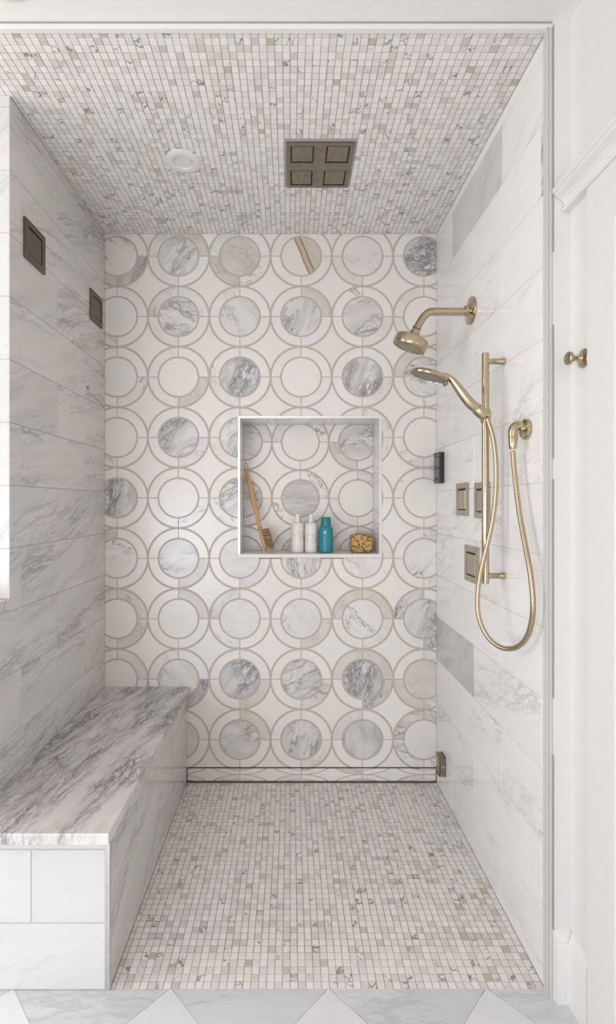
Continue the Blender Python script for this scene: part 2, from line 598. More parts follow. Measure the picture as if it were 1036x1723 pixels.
courses('left', XL, wall_left, False, left_spans, {})
courses('right', XR, wall_right, True, lambda a, b: [((a, b), 1.224, D)],
        {(-2, 2): M['wall_grey'], (7, 1): M['bench_marble'], (6, 0): M['wall_dark']})
k = -1
while C0 + k * CHT < ZT:                   # end of the full-height left wall, facing the room
    z0, z1 = max(C0 + k * CHT, ZS), min(C0 + (k + 1) * CHT, ZT)
    if z1 - z0 > .01:
        tile('back', (XL - .07, yz(ZJ), (z0 + z1) / 2), .139, z1 - z0 - .0015, M['bench_marble'], wall_left)
    k += 1
box('sill', (XL - .15, YF - .01, ZS - .03), (XL + .0005, yz(ZJ), ZS), M['left_marble'], wall_left, .001)

# ---- mosaic of small squares on floor and ceiling
MP, MT = .0200, .0184


def mosaic_field(side, parent, zc, x0, x1, near, far, xfun, skip, n_parts):
    u, v = AX[side]
    cols = []
    rows = int((far - near) / MP) + 1
    spots = []
    for j in range(rows):
        for i in range(int((x1 - x0) / MP) + 1):
            xa = x1 - (i + 1) * MP
            xb = xa + MP
            d = near + (j + .5) * MP
            lo = xfun(d)
            if xb < lo + .006:
                continue
            xa = max(xa, lo)
            wd = xb - xa - (MP - MT)
            dep = min(MP, far - near - j * MP) - (MP - MT)
            if wd < .004 or dep < .003:
                continue
            cx, cy = (xa + xb) / 2, near + j * MP + (dep + MP - MT) / 2
            if skip(cx, cy):
                continue
            spots.append((cx + random.uniform(-.0004, .0004), cy + random.uniform(-.0004, .0004), wd, dep))
    full = [s for s in spots if abs(s[2] - MT) < 1e-6][:n_parts]
    chosen = set(map(id, full))
    for s in full:
        o = tile(side, (s[0], yz(s[1]), zc), s[2], s[3], M['mosaic'], parent, t=.004)
    vs, fs = [], []
    sgn = 1 if side == 'floor' else -1
    for s in spots:
        if id(s) in chosen:
            continue
        b, q = len(vs), random.uniform(-.0003, .0003)
        for zz, ins in ((-.004, 0), (0, .0005)):
            hx, hy = s[2] / 2 - ins, s[3] / 2 - ins
            for sx, sy in ((-1, -1), (1, -1), (1, 1), (-1, 1)):
                vs.append((s[0] + sx * hx, yz(s[1]) + sy * hy, zc + sgn * zz + sgn * (q if zz == 0 else 0)))
        fs.append((b + 4, b + 5, b + 6, b + 7) if sgn > 0 else (b + 7, b + 6, b + 5, b + 4))
        for k in range(4):
            j = (k + 1) % 4
            f = (b + k, b + j, b + 4 + j, b + 4 + k)
            fs.append(f if sgn > 0 else f[::-1])
    me = bpy.data.meshes.new('mosaic_tiles')
    me.from_pydata(vs, [], fs)
    o = link('mosaic_tiles', me, M['mosaic'], parent)
    o['kind'] = 'stuff'


RZ0, RZ1, RX0, RX1 = 1.5896, 1.8170, -.0130, .2130      # rain head
LCX, LCZ, LR = -.369, 1.682, .0594                       # round white ceiling fitting
mosaic_field('floor', floor, 0, BX, XR, 1.2245, D - .006, lambda d: BX, lambda x, d: False, 290)
mosaic_field('ceiling', ceiling, ZT, XL - .15, XR, 1.217, D, lambda d: XL - .15 if d < ZJ else XL,
             lambda x, d: (RX0 - .004 < x < RX1 + .004 and RZ0 - .004 < d < RZ1 + .004) or math.hypot(x - LCX, d - LCZ) < LR - .004, 290)


# ---- ring, disc and star pieces
def clip_poly(pts, rect, hole):
    """outline clipped to rect and with hole cut out; rect and hole are (x0, x1, z0, z1); gives a list of outlines"""
    xs, zs = [p[0] for p in pts], [p[1] for p in pts]
    bb = (min(xs), max(xs), min(zs), max(zs))
    if bb[0] >= rect[1] or bb[1] <= rect[0] or bb[2] >= rect[3] or bb[3] <= rect[2]:
        return []
    need = bb[0] < rect[0] or bb[1] > rect[1] or bb[2] < rect[2] or bb[3] > rect[3]
    inh = hole and bb[0] < hole[1] and bb[1] > hole[0] and bb[2] < hole[3] and bb[3] > hole[2]
    if not need and not inh:
        return [pts]
    bm = bmesh.new()
    bm.faces.new([bm.verts.new((p[0], p[1], 0)) for p in pts])
    for co, no in (((rect[0], 0, 0), (-1, 0, 0)), ((rect[1], 0, 0), (1, 0, 0)), ((0, rect[2], 0), (0, -1, 0)), ((0, rect[3], 0), (0, 1, 0))):
        bmesh.ops.bisect_plane(bm, geom=bm.verts[:] + bm.edges[:] + bm.faces[:], plane_co=co, plane_no=no, clear_outer=True)
    if inh:
        for co, no in (((hole[0], 0, 0), (1, 0, 0)), ((hole[1], 0, 0), (1, 0, 0)), ((0, hole[2], 0), (0, 1, 0)), ((0, hole[3], 0), (0, 1, 0))):
            bmesh.ops.bisect_plane(bm, geom=bm.verts[:] + bm.edges[:] + bm.faces[:], plane_co=co, plane_no=no)
        kill = []
        for f in bm.faces:
            c = f.calc_center_median()
            t = [l.vert.co for l in f.loops]
            c = Vector((sum(p.x for p in t) / len(t), sum(p.y for p in t) / len(t), 0))
            mx0, mx1 = min(p.x for p in t), max(p.x for p in t)
            mz0, mz1 = min(p.y for p in t), max(p.y for p in t)
            if mx0 > hole[0] - 1e-5 and mx1 < hole[1] + 1e-5 and mz0 > hole[2] - 1e-5 and mz1 < hole[3] + 1e-5:
                kill.append(f)
        bmesh.ops.delete(bm, geom=kill, context='FACES')
        if len(bm.faces) > 1:
            bmesh.ops.dissolve_faces(bm, faces=bm.faces[:])
    out = [[(l.vert.co.x, l.vert.co.y) for l in f.loops] for f in bm.faces if f.calc_area() > 2.5e-5]
    bm.free()
    return out


def piece(name, pts, mat, parent, rect, hole, Y, t=.006, proud=0.0):
    polys = clip_poly(pts, rect, hole)
    if not polys:
        return None
    if (len(polys) == 1 and sum(a[0] * b[1] - b[0] * a[1] for a, b in zip(polys[0], polys[0][1:] + polys[0][:1])) < 0):
        polys = [polys[0][::-1]]
    al = [p for q in polys for p in q]
    cx, cz = sum(p[0] for p in al) / len(al), sum(p[1] for p in al) / len(al)
    vs, fs = [], []
    for q in polys:
        n, b = len(q), len(vs)
        vs += [(p[0] - cx, p[1] - cz, -t) for p in q] + [(p[0] - cx, p[1] - cz, proud) for p in q]
        fs.append(tuple(b + n + i for i in range(n)))
        fs += [(b + i, b + (i + 1) % n, b + n + (i + 1) % n, b + n + i) for i in range(n)]
    me = bpy.data.meshes.new(name)
    me.from_pydata(vs, [], fs)
    return link(name, me, mat, parent, frame(*AX['back'], (cx, Y, cz)))


def arc(cx, cz, rx, rz, a0, a1, n):
    return [(cx + rx * math.cos(math.radians(a0 + (a1 - a0) * i / n)), cz + rz * math.sin(math.radians(a0 + (a1 - a0) * i / n))) for i in range(n + 1)]


DISC = ['spvBpH', 'svpvvw', 'swHwHv', 'wHvwvw', 'HwvbwW'.replace('W', 'w'), 'fvpvpf', 'ssppfv', 'wpHvHg', 'wpvvHw']
CODE = {'s': 'snow', 'p': 'pale', 'v': 'vein', 'B': 'brown', 'H': 'heavy', 'w': 'white', 'b': 'band', 'f': 'fleck', 'g': 'beige'}
DISC[0] = 'fvgBpH'
RINGSPEC = {(0, 0, 3): 'heavy', (0, 1, 1): 'pale', (0, 2, 2): 'beige', (0, 2, 3): 'fleck', (1, 1, 1): 'vein', (1, 4, 1): 'fleck', (1, 2, 1): 'fleck',
            (2, 1, 2): 'fleck', (3, 0, 0): 'fleck', (3, 2, 1): 'fleck', (4, 1, 2): 'fleck', (4, 1, 3): 'fleck', (4, 2, 2): 'fleck', (6, 5, 1): 'heavy',
            (6, 5, 3): 'vein', (7, 3, 3): 'vein', (7, 4, 3): 'vein', (7, 1, 3): 'heavy', (8, 5, 1): 'vein', (8, 5, 2): 'fleck', (8, 3, 3): 'pale',
            (8, 5, 3): 'fleck', (5, 2, 2): 'white', (3, 5, 2): 'fleck', (4, 5, 0): 'pale', (5, 4, 0): 'pale', (6, 2, 1): 'vein', (6, 4, 1): 'beige'}


def ring_field(parent, rect, hole, Y, rows, cols, seed, hidden, fx=1.0, cz_fun=None, squash=1.0):
    rnd = random.Random(seed)
    for j in rows:
        for i in cols:
            cx = LX0 + i * PX
            cz = cz_fun(j) if cz_fun else LZ0 - j * PZ
            rx, rz = PX / 2, PZ / 2 * squash
            tone = ['white', 'white', 'white', 'snow', 'white', 'pale', 'pale', 'beige', 'snow', 'fleck']
            star_tone = ['white', 'white', 'white', 'white', 'snow']
            picks = [rnd.choice(tone) for _ in range(4)]
            star = rnd.choice(star_tone)
            dk = CODE[DISC[j][i]] if 0 <= j < len(DISC) and 0 <= i < 6 else 'white'
            if not hidden(cx, cz, rx * .64):
                piece('disc_tile', arc(cx, cz, rx * .628, rz * .628, 0, 360, 36)[:-1], M[dk], parent, rect, hole, Y)
            for q in range(4):
                a0 = 90 * q
                if hidden(cx + rx * .6 * math.cos(math.radians(a0 + 45)), cz + rz * .6 * math.sin(math.radians(a0 + 45)), rx * .45):
                    continue
                e1, e2 = 0.85, 1.25
                pts = arc(cx, cz, rx * .965, rz * .965, a0 + e1, a0 + 90 - e1, 12) + arc(cx, cz, rx * .685, rz * .685, a0 + 90 - e2, a0 + e2, 10)
                piece('ring_tile', pts, M[RINGSPEC.get((j, i, q), picks[q]) if squash == 1 else picks[q]], parent, rect, hole, Y)
            sx, sz = cx + PX / 2, cz - PZ / 2 * squash            # the star below and to the right of this ring
            if hidden(sx, sz, rx * .5):
                continue
            R, t0 = 1.032, 16
            pts = []
            for (kx, kz, a) in ((-1, -1, 0), (1, -1, 90), (1, 1, 180), (-1, 1, 270)):
                pts += [(sx + rx * (kx + R * math.cos(math.radians(a + tt))), sz + rz * (kz + R * math.sin(math.radians(a + tt))))
                        for tt in [90 - t0 - (90 - 2 * t0) * m / 8 for m in range(9)]]
            piece('star_tile', pts, M[star], parent, rect, hole, Y)


NH = (NX0 - .004, NX1 + .004, NZ0 - .018, NZ1 + .004)


def behind(cx, cz, r):
    if cx + r < BX and cz + r < BT:
        return True
    return NX0 < cx - r and cx + r < NX1 and NZ0 < cz - r and cz + r < NZ1


ring_field(wall_back, (XL + .0005, XR - .0005, SZ + .001, ZT - .001), NH, 0.0, range(-1, 10), range(-1, 6), 11, behind)

# ---- niche: lining, its own ring tiles, sill and metal edge
niche = box('niche', (NX0 - .012, ND + T, NZ0 - .02), (NX1 + .012, ND + .02, NZ1 + .012), M['grout_tan'], wall_back)
ring_field(niche, (NX0 + .001, NX1 - .001, NZ0 + .001, NZ1 - .001), None, ND, range(2, 7), range(1, 6), 23, lambda a, b, c: False)
for lo, hi in (((NX0 - .012, .001, NZ0), (NX0, ND + .002, NZ1 + .012)), ((NX1, .001, NZ0), (NX1 + .012, ND + .002, NZ1 + .012)),
               ((NX0, .001, NZ1), (NX1, ND + .002, NZ1 + .012))):
    box('side_panel', lo, hi, M['wall_marble'], niche)
box('sill', (NX0 - .012, -.006, NZ0 - .017), (NX1 + .012, ND + .002, NZ0), M['snow'], niche, .0015)
boxes('edge_trim', [((NX0 - .009, -.003, NZ0), (NX0 - .001, .012, NZ1 + .009)), ((NX1 + .001, -.003, NZ0), (NX1 + .009, .012, NZ1 + .009)),
                    ((NX0 - .001, -.003, NZ1 + .001), (NX1 + .001, .012, NZ1 + .009))], M['chrome'], niche)

# ---- large diagonal floor tiles in front of the shower
DG = .396
for k in range(-3, 3):
    for n in range(0, 8):
        cx = -.2994 + k * DG + (DG / 2 if n % 2 == 0 else 0)
        cy = yz(1.2275) - n * DG / 2
        h = DG / 2 - .0010
        polys = clip_poly([(cx - h, cy), (cx, cy - h), (cx + h, cy), (cx, cy + h)], (-1.3, .6895, -3.0, yz(1.2245)), None)
        for q in polys:
            if sum(a[0] * b[1] - b[0] * a[1] for a, b in zip(q, q[1:] + q[:1])) < 0:
                q = q[::-1]
            mx, my = sum(p[0] for p in q) / len(q), sum(p[1] for p in q) / len(q)
            if mx > .64 and my > yz(1.21):
                continue
            nn = len(q)
            me = bpy.data.meshes.new('tile')
            me.from_pydata([(p[0] - mx, p[1] - my, -.008) for p in q] + [(p[0] - mx, p[1] - my, 0) for p in q], [],
                           [tuple(range(nn, 2 * nn))] + [(i, (i + 1) % nn, nn + (i + 1) % nn, nn + i) for i in range(nn)])
            link('tile', me, M['floor_white' if n % 2 else 'floor_marble'], room_floor, frame(*AX['floor'], (mx, my, 0)))

# ---- metal edge trim of the shower opening
tr = struct(boxes('trim_1', [((.6350, yz(1.2050), 0), (.6385, yz(1.2235), 2.396)), ((.6395, yz(1.2040), 0), (.6475, yz(1.2235), 2.396))],
                  M['edge_metal']), 'thin pale metal channel up the right side of the shower opening')
boxes('caulk', [((.6477, yz(1.1990), .17), (.6490, yz(1.2035), .60)), ((.6477, yz(1.1990), .74), (.6490, yz(1.2035), 1.28)), ((.6477, yz(1.1990), 1.33), (.6490, yz(1.2035), 1.66)),
                ((.6477, yz(1.1990), 1.84), (.6490, yz(1.2035), 2.40)), ((.6385, yz(1.2070), 0), (.6395, yz(1.2225), 2.396))], M['caulk'], tr)
tr2 = struct(boxes('trim_2', [((XL - .16, yz(1.2050), 2.3935), (.6485, yz(1.2165), 2.3975)), ((XL - .16, yz(1.2065), 2.3985), (.6485, yz(1.2165), 2.408))],
                   M['wood_paint']), 'pale strip along the top edge of the shower opening')
box('caulk', (XL - .16, yz(1.2058), 2.408), (.6485, yz(1.2165), 2.4118), M['caulk'], tr2)

# ---- baseboards and door trim
BP = [(0, 0), (.014, 0), (.014, .140), (.0125, .146), (.013, .152), (.010, .160), (.006, .166), (.005, .174), (0, .176)]
bb1 = prism('baseboard_front', BP, lambda u, v, t: (t, yz(1.2) - u, v), .650, .6895, M['wood_paint'])
struct(bb1, 'short white baseboard on the strip of wall beside the shower')
bb2 = prism('baseboard_right', BP, lambda u, v, t: (.69 - u, t, v), yz(1.115), yz(1.186), M['wood_paint'])
struct(bb2, 'short white baseboard between the shower and the door casing')
door = struct(box('door_1', (.715, YD1 + .004, .012), (.755, YD0 - .004, ZD - .004), M['door_paint']), 'white painted door with its moulded casing')
for z0, z1 in ((.20, .80), (.95, 1.68)):
    bm = bmesh.new()
    for lo, hi in (((.709, YD1 + .13, z0), (.716, YD0 - .13, z0 + .03)), ((.709, YD1 + .13, z1 - .03), (.716, YD0 - .13, z1)),
                   ((.709, YD1 + .13, z0 + .03), (.716, YD1 + .16, z1 - .03)), ((.709, YD0 - .16, z0 + .03), (.716, YD0 - .13, z1 - .03))):
        add_box(bm, lo, hi, .002)
    link('panel_moulding', from_bm(bm, 'panel_moulding'), M['door_paint'], door)
prism('casing', [(0, -.096), (.011, -.096), (.0125, -.0945), (.0125, -.0015), (.011, 0), (0, 0)],
      lambda u, v, t: (.69 - u, YD0 - v, t), 0, ZD + .02, M['door_paint'], door)
box('frieze_board', (.6775, YD1 - .08, ZD + .02), (.69, yz(1.1135), 1.94), M['door_paint'], door)
CAP = [(0, 1.938), (.020, 1.938), (.0215, 1.942), (.020, 1.946), (.016, 1.947), (.0165, 1.953), (.0195, 1.960), (.026, 1.967), (.034, 1.971),
       (.040, 1.974), (.040, 1.980), (.045, 1.982), (.045, 1.992), (.043, 1.995), (0, 1.995)]
prism('cap_moulding', CAP, lambda u, v, t: (.69 - u, t, v), YD1 - .14, yz(1.1985), M['door_paint'], door)
box('hinge', (.7005, YD0 - .013, 1.55), (.712, YD0 - .003, 1.63), M['nickel'], door)

# ---------------------------------------------------------------- shower bench
YB = yz(1.221)
bench = thing('shower_bench', (-.63, -.45, 0), 'built-in marble shower bench with a dark-veined slab seat along the left wall', 'bench')
adopt(bench, box('body', (XL + .0005, YB + T, .0005), (BX - T, -.001, BT - .03), M['grout_pale']))
sl = box('slab', (XL + .0008, yz(1.181), BT - .028), (BX + .0125, -.0008, BT), M['bench_top'], None, .0022, 2)
adopt(bench, sl)
XE = BX - .0105
for (xa, xb, za, zb) in ((XL + .001, XE, .354, .389), (-.6487, XE, .169, .352), (XL + .001, -.6487, .169, .352), (XL + .001, XE, .001, .167)):
    adopt(bench, tile('back', ((xa + xb) / 2, YB, (za + zb) / 2), xb - xa - .0018, zb - za - .0014, M['bench_marble'], None))
for (za, zb, cuts) in ((.001, .206, (1.231, 1.66, D - .001)), (.206, .389, (1.231, 1.45, 1.90, D - .001))):
    for a, b in zip(cuts, cuts[1:]):
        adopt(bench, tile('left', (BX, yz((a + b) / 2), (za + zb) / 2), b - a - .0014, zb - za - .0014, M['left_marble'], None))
adopt(bench, boxes('corner_trim', [((XE, YB - .0015, .001), (XE + .004, YB + .008, .389)), ((XE + .0045, YB - .002, .001), (BX + .001, YB + .009, .389))], M['chrome']))

# ---------------------------------------------------------------- drain panel at the foot of the back wall
drain = thing('drain_panel', (.09, 0, .001), 'long low drain panel of marble mosaic framed in dark lines at foot of back wall', 'drain')
adopt(drain, box('back_plate', (BX + .002, T, .003), (XR - .002, .028, SZ - .003), M['grout_tan']))
adopt(drain, boxes('frame', [((BX + .001, -.001, .0005), (XR - .001, .02, .0055)), ((BX + .001, -.0005, .061), (XR - .001, .02, .0645)),
                             ((BX + .001, -.0005, .0055), (BX + .003, .02, .061)), ((XR - .003, -.0005, .0055), (XR - .001, .02, .061))], M['bronze']))  # dark strips painting the shade in the gaps around the panel
before = set(COL.objects)
ring_field(None, (BX + .0035, XR - .0035, .006, .0605), None, 0.0, (0, 1), range(1, 6), 31, lambda a, b, c: False,
           cz_fun=lambda j: .0335 + PZ / 2 * .42 - j * PZ * .42, squash=.42)
adopt(drain, *[o for o in COL.objects if o not in before])


# ---------------------------------------------------------------- brassware on the right wall
def rounded_rect_frame(name, c, s, hole, depth, n, mat, axis, bev=.002):
    pass


def wall_plate(name, side, X, z, Z, size, label, cat, group, face_mat, plate_mat, kind):
    """square plate with a proud bevelled rim and a recessed square inset"""
    sg = -1 if side == 'right' else 1
    root = thing(name, (X, yz(z), Z), label, cat, group)
    h, i = size / 2, size * .31
    t = .007

    def B(nm, x0, x1, y0, y1, z0, z1, mat, bev):
        xa, xb = sorted((x0 * sg, x1 * sg))
        return box(nm, (xa, y0, z0), (xb, y1, z1), mat, root, bev)
    bm = bmesh.new()
    g = .003
    for (y0, y1, z0, z1) in ((-h, h, i + g, h), (-h, h, -h, -i - g), (-h, -i - g, -i - g, i + g), (i + g, h, -i - g, i + g)):
        xa, xb = sorted((.0002 * sg, t * sg))
        add_box(bm, (xa, y0, z0), (xb, y1, z1))
    bmesh.ops.remove_doubles(bm, verts=bm.verts[:], dist=1e-6)
    link('plate', from_bm(bm, 'plate'), plate_mat, root)
    B('recess', .0002, .0018, -i - g, i + g, -i - g, i + g, M['slot'], 0)
    if kind == 'button':
        B('button', .0018, t + .0005, -i, i, -i + .001, i - .004, face_mat, .0012)
    else:
        B('spray_face', .0018, t - .001, -i, i, -i, i, face_mat, .001)
        bm = bmesh.new()
        for a in range(5):
            for b in range(5):
                cc = ((t - .001) * sg, (a - 2) * i * .36, (b - 2) * i * .36)
                bmesh.ops.create_cone(bm, cap_ends=True, segments=6, radius1=.0022, radius2=.0015, depth=.0014,
                                      matrix=Matrix.Translation(cc) @ Matrix.Rotation(math.pi / 2 * sg, 4, 'Y'))
        o = link('nozzles', from_bm(bm, 'nozzles'), face_mat, root)
    return root


wall_plate('control_plate', 'right', XR, 1.802, 1.235, .120, 'square brass shower control on right wall, nearest the black steam display', 'shower control',
           'square controls on the right wall', M['nickel'], M['nickel'], 'button')
wall_plate('control_plate', 'right', XR, 1.619, 1.230, .120, 'square brass shower control half hidden behind the slide bar', 'shower control',
           'square controls on the right wall', M['nickel'], M['nickel'], 'button')
wall_plate('control_plate', 'right', XR, 1.709, 1.007, .126, 'lowest square brass shower control on right wall, below the other two', 'shower control',
           'square controls on the right wall', M['nickel'], M['nickel'], 'button')
wall_plate('body_spray', 'left', XL, 1.5415, 2.032, .122, 'square dark metal body spray on left wall, the larger and nearer of two', 'body spray',
           'body sprays on the left wall', M['bronze_nickel'], M['bronze_nickel'], 'spray')
wall_plate('body_spray', 'left', XL, 2.032, 2.031, .122, 'square dark metal body spray on left wall close to the ring-tiled back wall', 'body spray',
           'body sprays on the left wall', M['bronze_nickel'], M['bronze_nickel'], 'spray')

# shower arm and head
sc = Vector((XR, yz(1.719), 1.899))
sh = thing('overhead_shower', sc, 'champagne brass shower head on a bent arm from the right wall', 'shower head')
zz = 1.719
adopt(sh, lathe('flange', [(.046, .0004), (.048, .003), (.047, .007), (.022, .011), (.018, .014), (.0175, .026), (.014, .028)], M['gold'], sc, (-1, 0, 0)))
arm_pts = catmull([P(787, 524, zz), P(760, 524.5, zz), P(732, 524.5, zz), P(721, 526, zz), P(713, 532.5, zz), P(706, 543, zz), P(701.5, 551, zz)], 6)
adopt(sh, tube('arm', arm_pts, .0135, M['gold'], None, 20))
ax = Vector((-.37, .10, -.93)).normalized()
top = P(701, 552, zz)
adopt(sh, lathe('swivel', [(.0135, -.006), (.016, -.002), (.016, .003), (.012, .006), (.012, .010), (.0165, .011), (.0175, .014), (.0175, .026), (.021, .032)],
                M['gold'], top, ax))
hb = top + ax * .030
adopt(sh, lathe('head', [(.0205, 0), (.028, .002), (.046, .005), (.0555, .007), (.0590, .010), (.0600, .015), (.0605, .030), (.0610, .038), (.0590, .042), (.0555, .043), (.0555, .040)],
                M['gold'], hb, ax, None, 48))
fo = lathe('spray_face', [(.0553, .034), (.0553, .0415), (.045, .0418), (.044, .0405), (.041, .0405), (.040, .0418), (.0001, .042)], M['dark_nickel'], hb, ax, None, 40)
adopt(sh, fo)
bm = bmesh.new()
e1 = Vector((0, 1, 0)) - ax * ax.y
e1.normalize()
e2 = ax.cross(e1)
for rr, n in ((.010, 6), (.019, 12), (.028, 18), (.036, 22), (.0495, 30)):
    for k in range(n):
        a = 2 * math.pi * k / n
        p = hb + ax * .0425 + (e1 * math.cos(a) + e2 * math.sin(a)) * rr
        bmesh.ops.create_cone(bm, cap_ends=True, segments=6, radius1=.0016, radius2=.0012, depth=.003, matrix=Matrix.Translation(p) @ ax.to_track_quat('Z', 'Y').to_matrix().to_4x4())
no = link('nozzles', from_bm(bm, 'nozzles'), M['gold'])
adopt(sh, no)

# slide bar
bz = 1.453
sb = thing('slide_bar', P(816, 788, bz), 'tall vertical brass slide bar with two wall brackets on the right wall', 'slide bar')
bx_, by_ = P(816.5, 847, bz).x, yz(bz)
adopt(sb, lathe('bar', [(.0095, 0), (.0105, .001), (.0105, .686), (.0095, .687)], M['gold'], (bx_, by_, .981), (0, 0, 1), None, 24))
for Z in (1.643, 1.004):
    adopt(sb, lathe('bracket', [(.0085, .004), (.0085, .045), (.0098, .047), (.0098, XR - bx_ - .0005)], M['gold'], (bx_, by_, Z), (1, 0, 0), None, 20))
hz = 1.452
ho = P(815, 700, bz)
adopt(sb, lathe('slider', [(.0125, -.020), (.0145, -.017), (.0145, .017), (.0125, .020)], M['gold'], (bx_, by_, ho.z), (0, 0, 1), None, 24))
cz_ = 1.425                                # the hand shower hangs on the camera side of the bar
a, b = P(803, 688.5, cz_), P(818, 702.5, cz_)
dd = (b - a).normalized()
adopt(sb, lathe('cradle', [(.0165, -.002), (.0175, .0), (.0165, .030), (.0155, .033)], M['gold'], a, dd, None, 24))
adopt(sb, box('cradle_link', (bx_ - .008, by_ - .026, ho.z - .008), (bx_ + .008, by_ - .010, ho.z + .008), M['gold'], None, .002))

# hand shower
hs = thing('hand_shower', P(775, 655, cz_), 'brass hand shower with flat round head resting in the slide bar cradle', 'hand shower')
hp = catmull([P(741, 631, cz_), P(752, 633.5, cz_), P(760, 639, cz_), P(770, 652, cz_), P(781, 667, cz_), P(792, 680, cz_), P(803, 688.3, cz_)], 6)
hr = []
for i in range(len(hp)):
    t = i / (len(hp) - 1)
    hr.append(.0085 + .0065 * math.sin(min(1, max(0, (t - .25) / .75)) * math.pi * .62))
adopt(hs, tube('handle', hp, hr, M['gold'], None, 18))
pa, pb = P(690, 620.5, cz_), P(755, 640.5, cz_)
hc = (pa + pb) / 2
el = (pb - pa).normalized()
hax = Vector((el.z, .10, -el.x)).normalized()       # the face looks down and a little away from the room
adopt(hs, lathe('head', [(.012, -.0125), (.030, -.0105), (.047, -.006), (.0555, .000), (.0575, .004), (.0565, .007), (.0540, .008), (.0535, .0065)], M['gold'], hc, hax, None, 48))
hf = lathe('spray_face', [(.0533, .004), (.0533, .0072), (.040, .0080), (.039, .0072), (.036, .0072), (.035, .0082), (.0001, .0085)], M['dark_nickel'], hc, hax, None, 40)
adopt(hs, hf)
adopt(hs, box('spray_lever', (-.004, -.012, -.006), (.004, .012, .006), M['dark_nickel'], None, .0015))
lv = [o for o in COL.objects if o.name.startswith('spray_lever')][0]
lv.matrix_basis = Matrix.Translation(hc + el * .052 + hax * .011)

# hose
hz0, hz1 = 1.425, 1.3145
hpix = [(818.3, 702.8), (823, 715), (829.5, 738), (833.5, 770), (834.5, 810), (832, 850), (825, 893), (816, 930), (808, 965), (803.5, 1000), (804, 1030),
        (811, 1055), (824, 1076), (844, 1090), (866, 1090), (883, 1077), (893, 1052), (896.5, 1015), (892, 965), (883, 915), (874, 865), (867, 810), (863.5, 775), (862.5, 757.5)]
N = len(hpix)
HZ = [1.425] * 9 + [1.42, 1.41, 1.395, 1.375, 1.345, 1.305, 1.265, 1.234]
hpts = []
for i, (x, y) in enumerate(hpix):
    z_ = HZ[i] if i < len(HZ) else min(1.33, .606 * F / (x - VX))
    hpts.append(P(x, y, z_))
hpts = catmull(hpts, 20)
ln = [0]
for p, q in zip(hpts, hpts[1:]):
    ln.append(ln[-1] + (q - p).length)
res, step, j = [], .0016, 0
for i in range(int(ln[-1] / step)):
    s = i * step
    while ln[j + 1] < s:
        j += 1
    res.append(hpts[j].lerp(hpts[j + 1], (s - ln[j]) / (ln[j + 1] - ln[j])))
hose = tube('shower_hose', res, [.0070 if i % 3 else .0061 for i in range(len(res))], M['gold'], None, 12)
tag(hose, 'ribbed brass hose hanging in a long loop below the hand shower', 'hose')

# hose outlet elbow
ec = Vector((XR, yz(1.3145), 1.420))
eo = thing('hose_outlet', ec, 'small brass elbow outlet on right wall where the hose ends', 'hose outlet')
adopt(eo, lathe('flange', [(.026, .0004), (.0275, .003), (.0275, .009), (.025, .012), (.014, .013)], M['gold'], ec, (-1, 0, 0)))
ep = catmull([ec + Vector((-.010, 0, 0)), P(876, 716, 1.3145), P(868, 717, 1.3145), P(863.5, 722, 1.3145), P(862.5, 730, 1.3145), P(862.5, 734, 1.3145)], 6)
adopt(eo, tube('elbow', ep, .0125, M['gold'], None, 20))
pe = P(862.5, 733, 1.3145)
adopt(eo, lathe('hose_nut', [(.0115, 0), (.0122, .002), (.0105, .030), (.0085, .037)], M['gold'], pe, (0, 0, -1), None, 20))

# black steam display
sd = thing('steam_display', (XR, yz(2.066), 1.370), 'small black upright display on right wall by the back corner', 'display')
adopt(sd, box('body', (.6225, yz(2.107), 1.307), (XR - .0004, yz(2.025), 1.433), M['black'], None, .002, 2))
bpy.data.objects.remove(bpy.data.objects['body.001'], do_unlink=True) if False else None
adopt(sd, box('screen', (.6213, yz(2.101), 1.329), (.6226, yz(2.033), 1.426), M['screen']))

# small square steam fitting low in the back corner
so = thing('steam_outlet', (XR, yz(2.03), .14), 'small square dark metal steam outlet low on right wall in the back corner', 'steam outlet')
adopt(so, box('body', (.6160, yz(2.053), .097), (XR - .0004, yz(2.006), .172), M['dark_nickel'], None, .004, 3))
adopt(so, lathe('screw', [(.0075, 0), (.007, .0025), (.005, .0028)], M['nickel'], (.629, yz(2.0062), .135), (0, -1, 0), None, 18))
adopt(so, box('front_plate', (.6140, yz(2.049), .102), (.6165, yz(2.011), .167), M['nickel'], None, .001))

# robe hook on the painted wall
rc = Vector((.69, yz(1.143), 1.560))
rh = thing('robe_hook', rc, 'small brass robe hook with round knob on white wall beside the shower', 'hook')
adopt(rh, lathe('rosette', [(.0205, .0003), (.0222, .002), (.0222, .005), (.018, .0075), (.010, .009)], M['gold'], rc, (-1, 0, 0)))
adopt(rh, lathe('stem', [(.0105, .007), (.009, .011), (.0065, .017), (.006, .022), (.0075, .028), (.011, .031)], M['gold'], rc, (-1, 0, 0), None, 24))
adopt(rh, lathe('knob', [(.011, .030), (.0148, .033), (.0158, .0365), (.0150, .040), (.011, .0425), (.0001, .043)], M['gold'], rc, (-1, 0, 0), None, 28))

# small round sensor on the left wall
sn = lathe('wall_sensor', [(.0075, .0003), (.0075, .003), (.006, .0045), (.003, .0045), (.0028, .003)], M['nickel'], (XL, yz(1.951), 1.684), (1, 0, 0), None, 18)
tag(sn, 'tiny grey round sensor on left wall, below the far body spray', 'sensor')

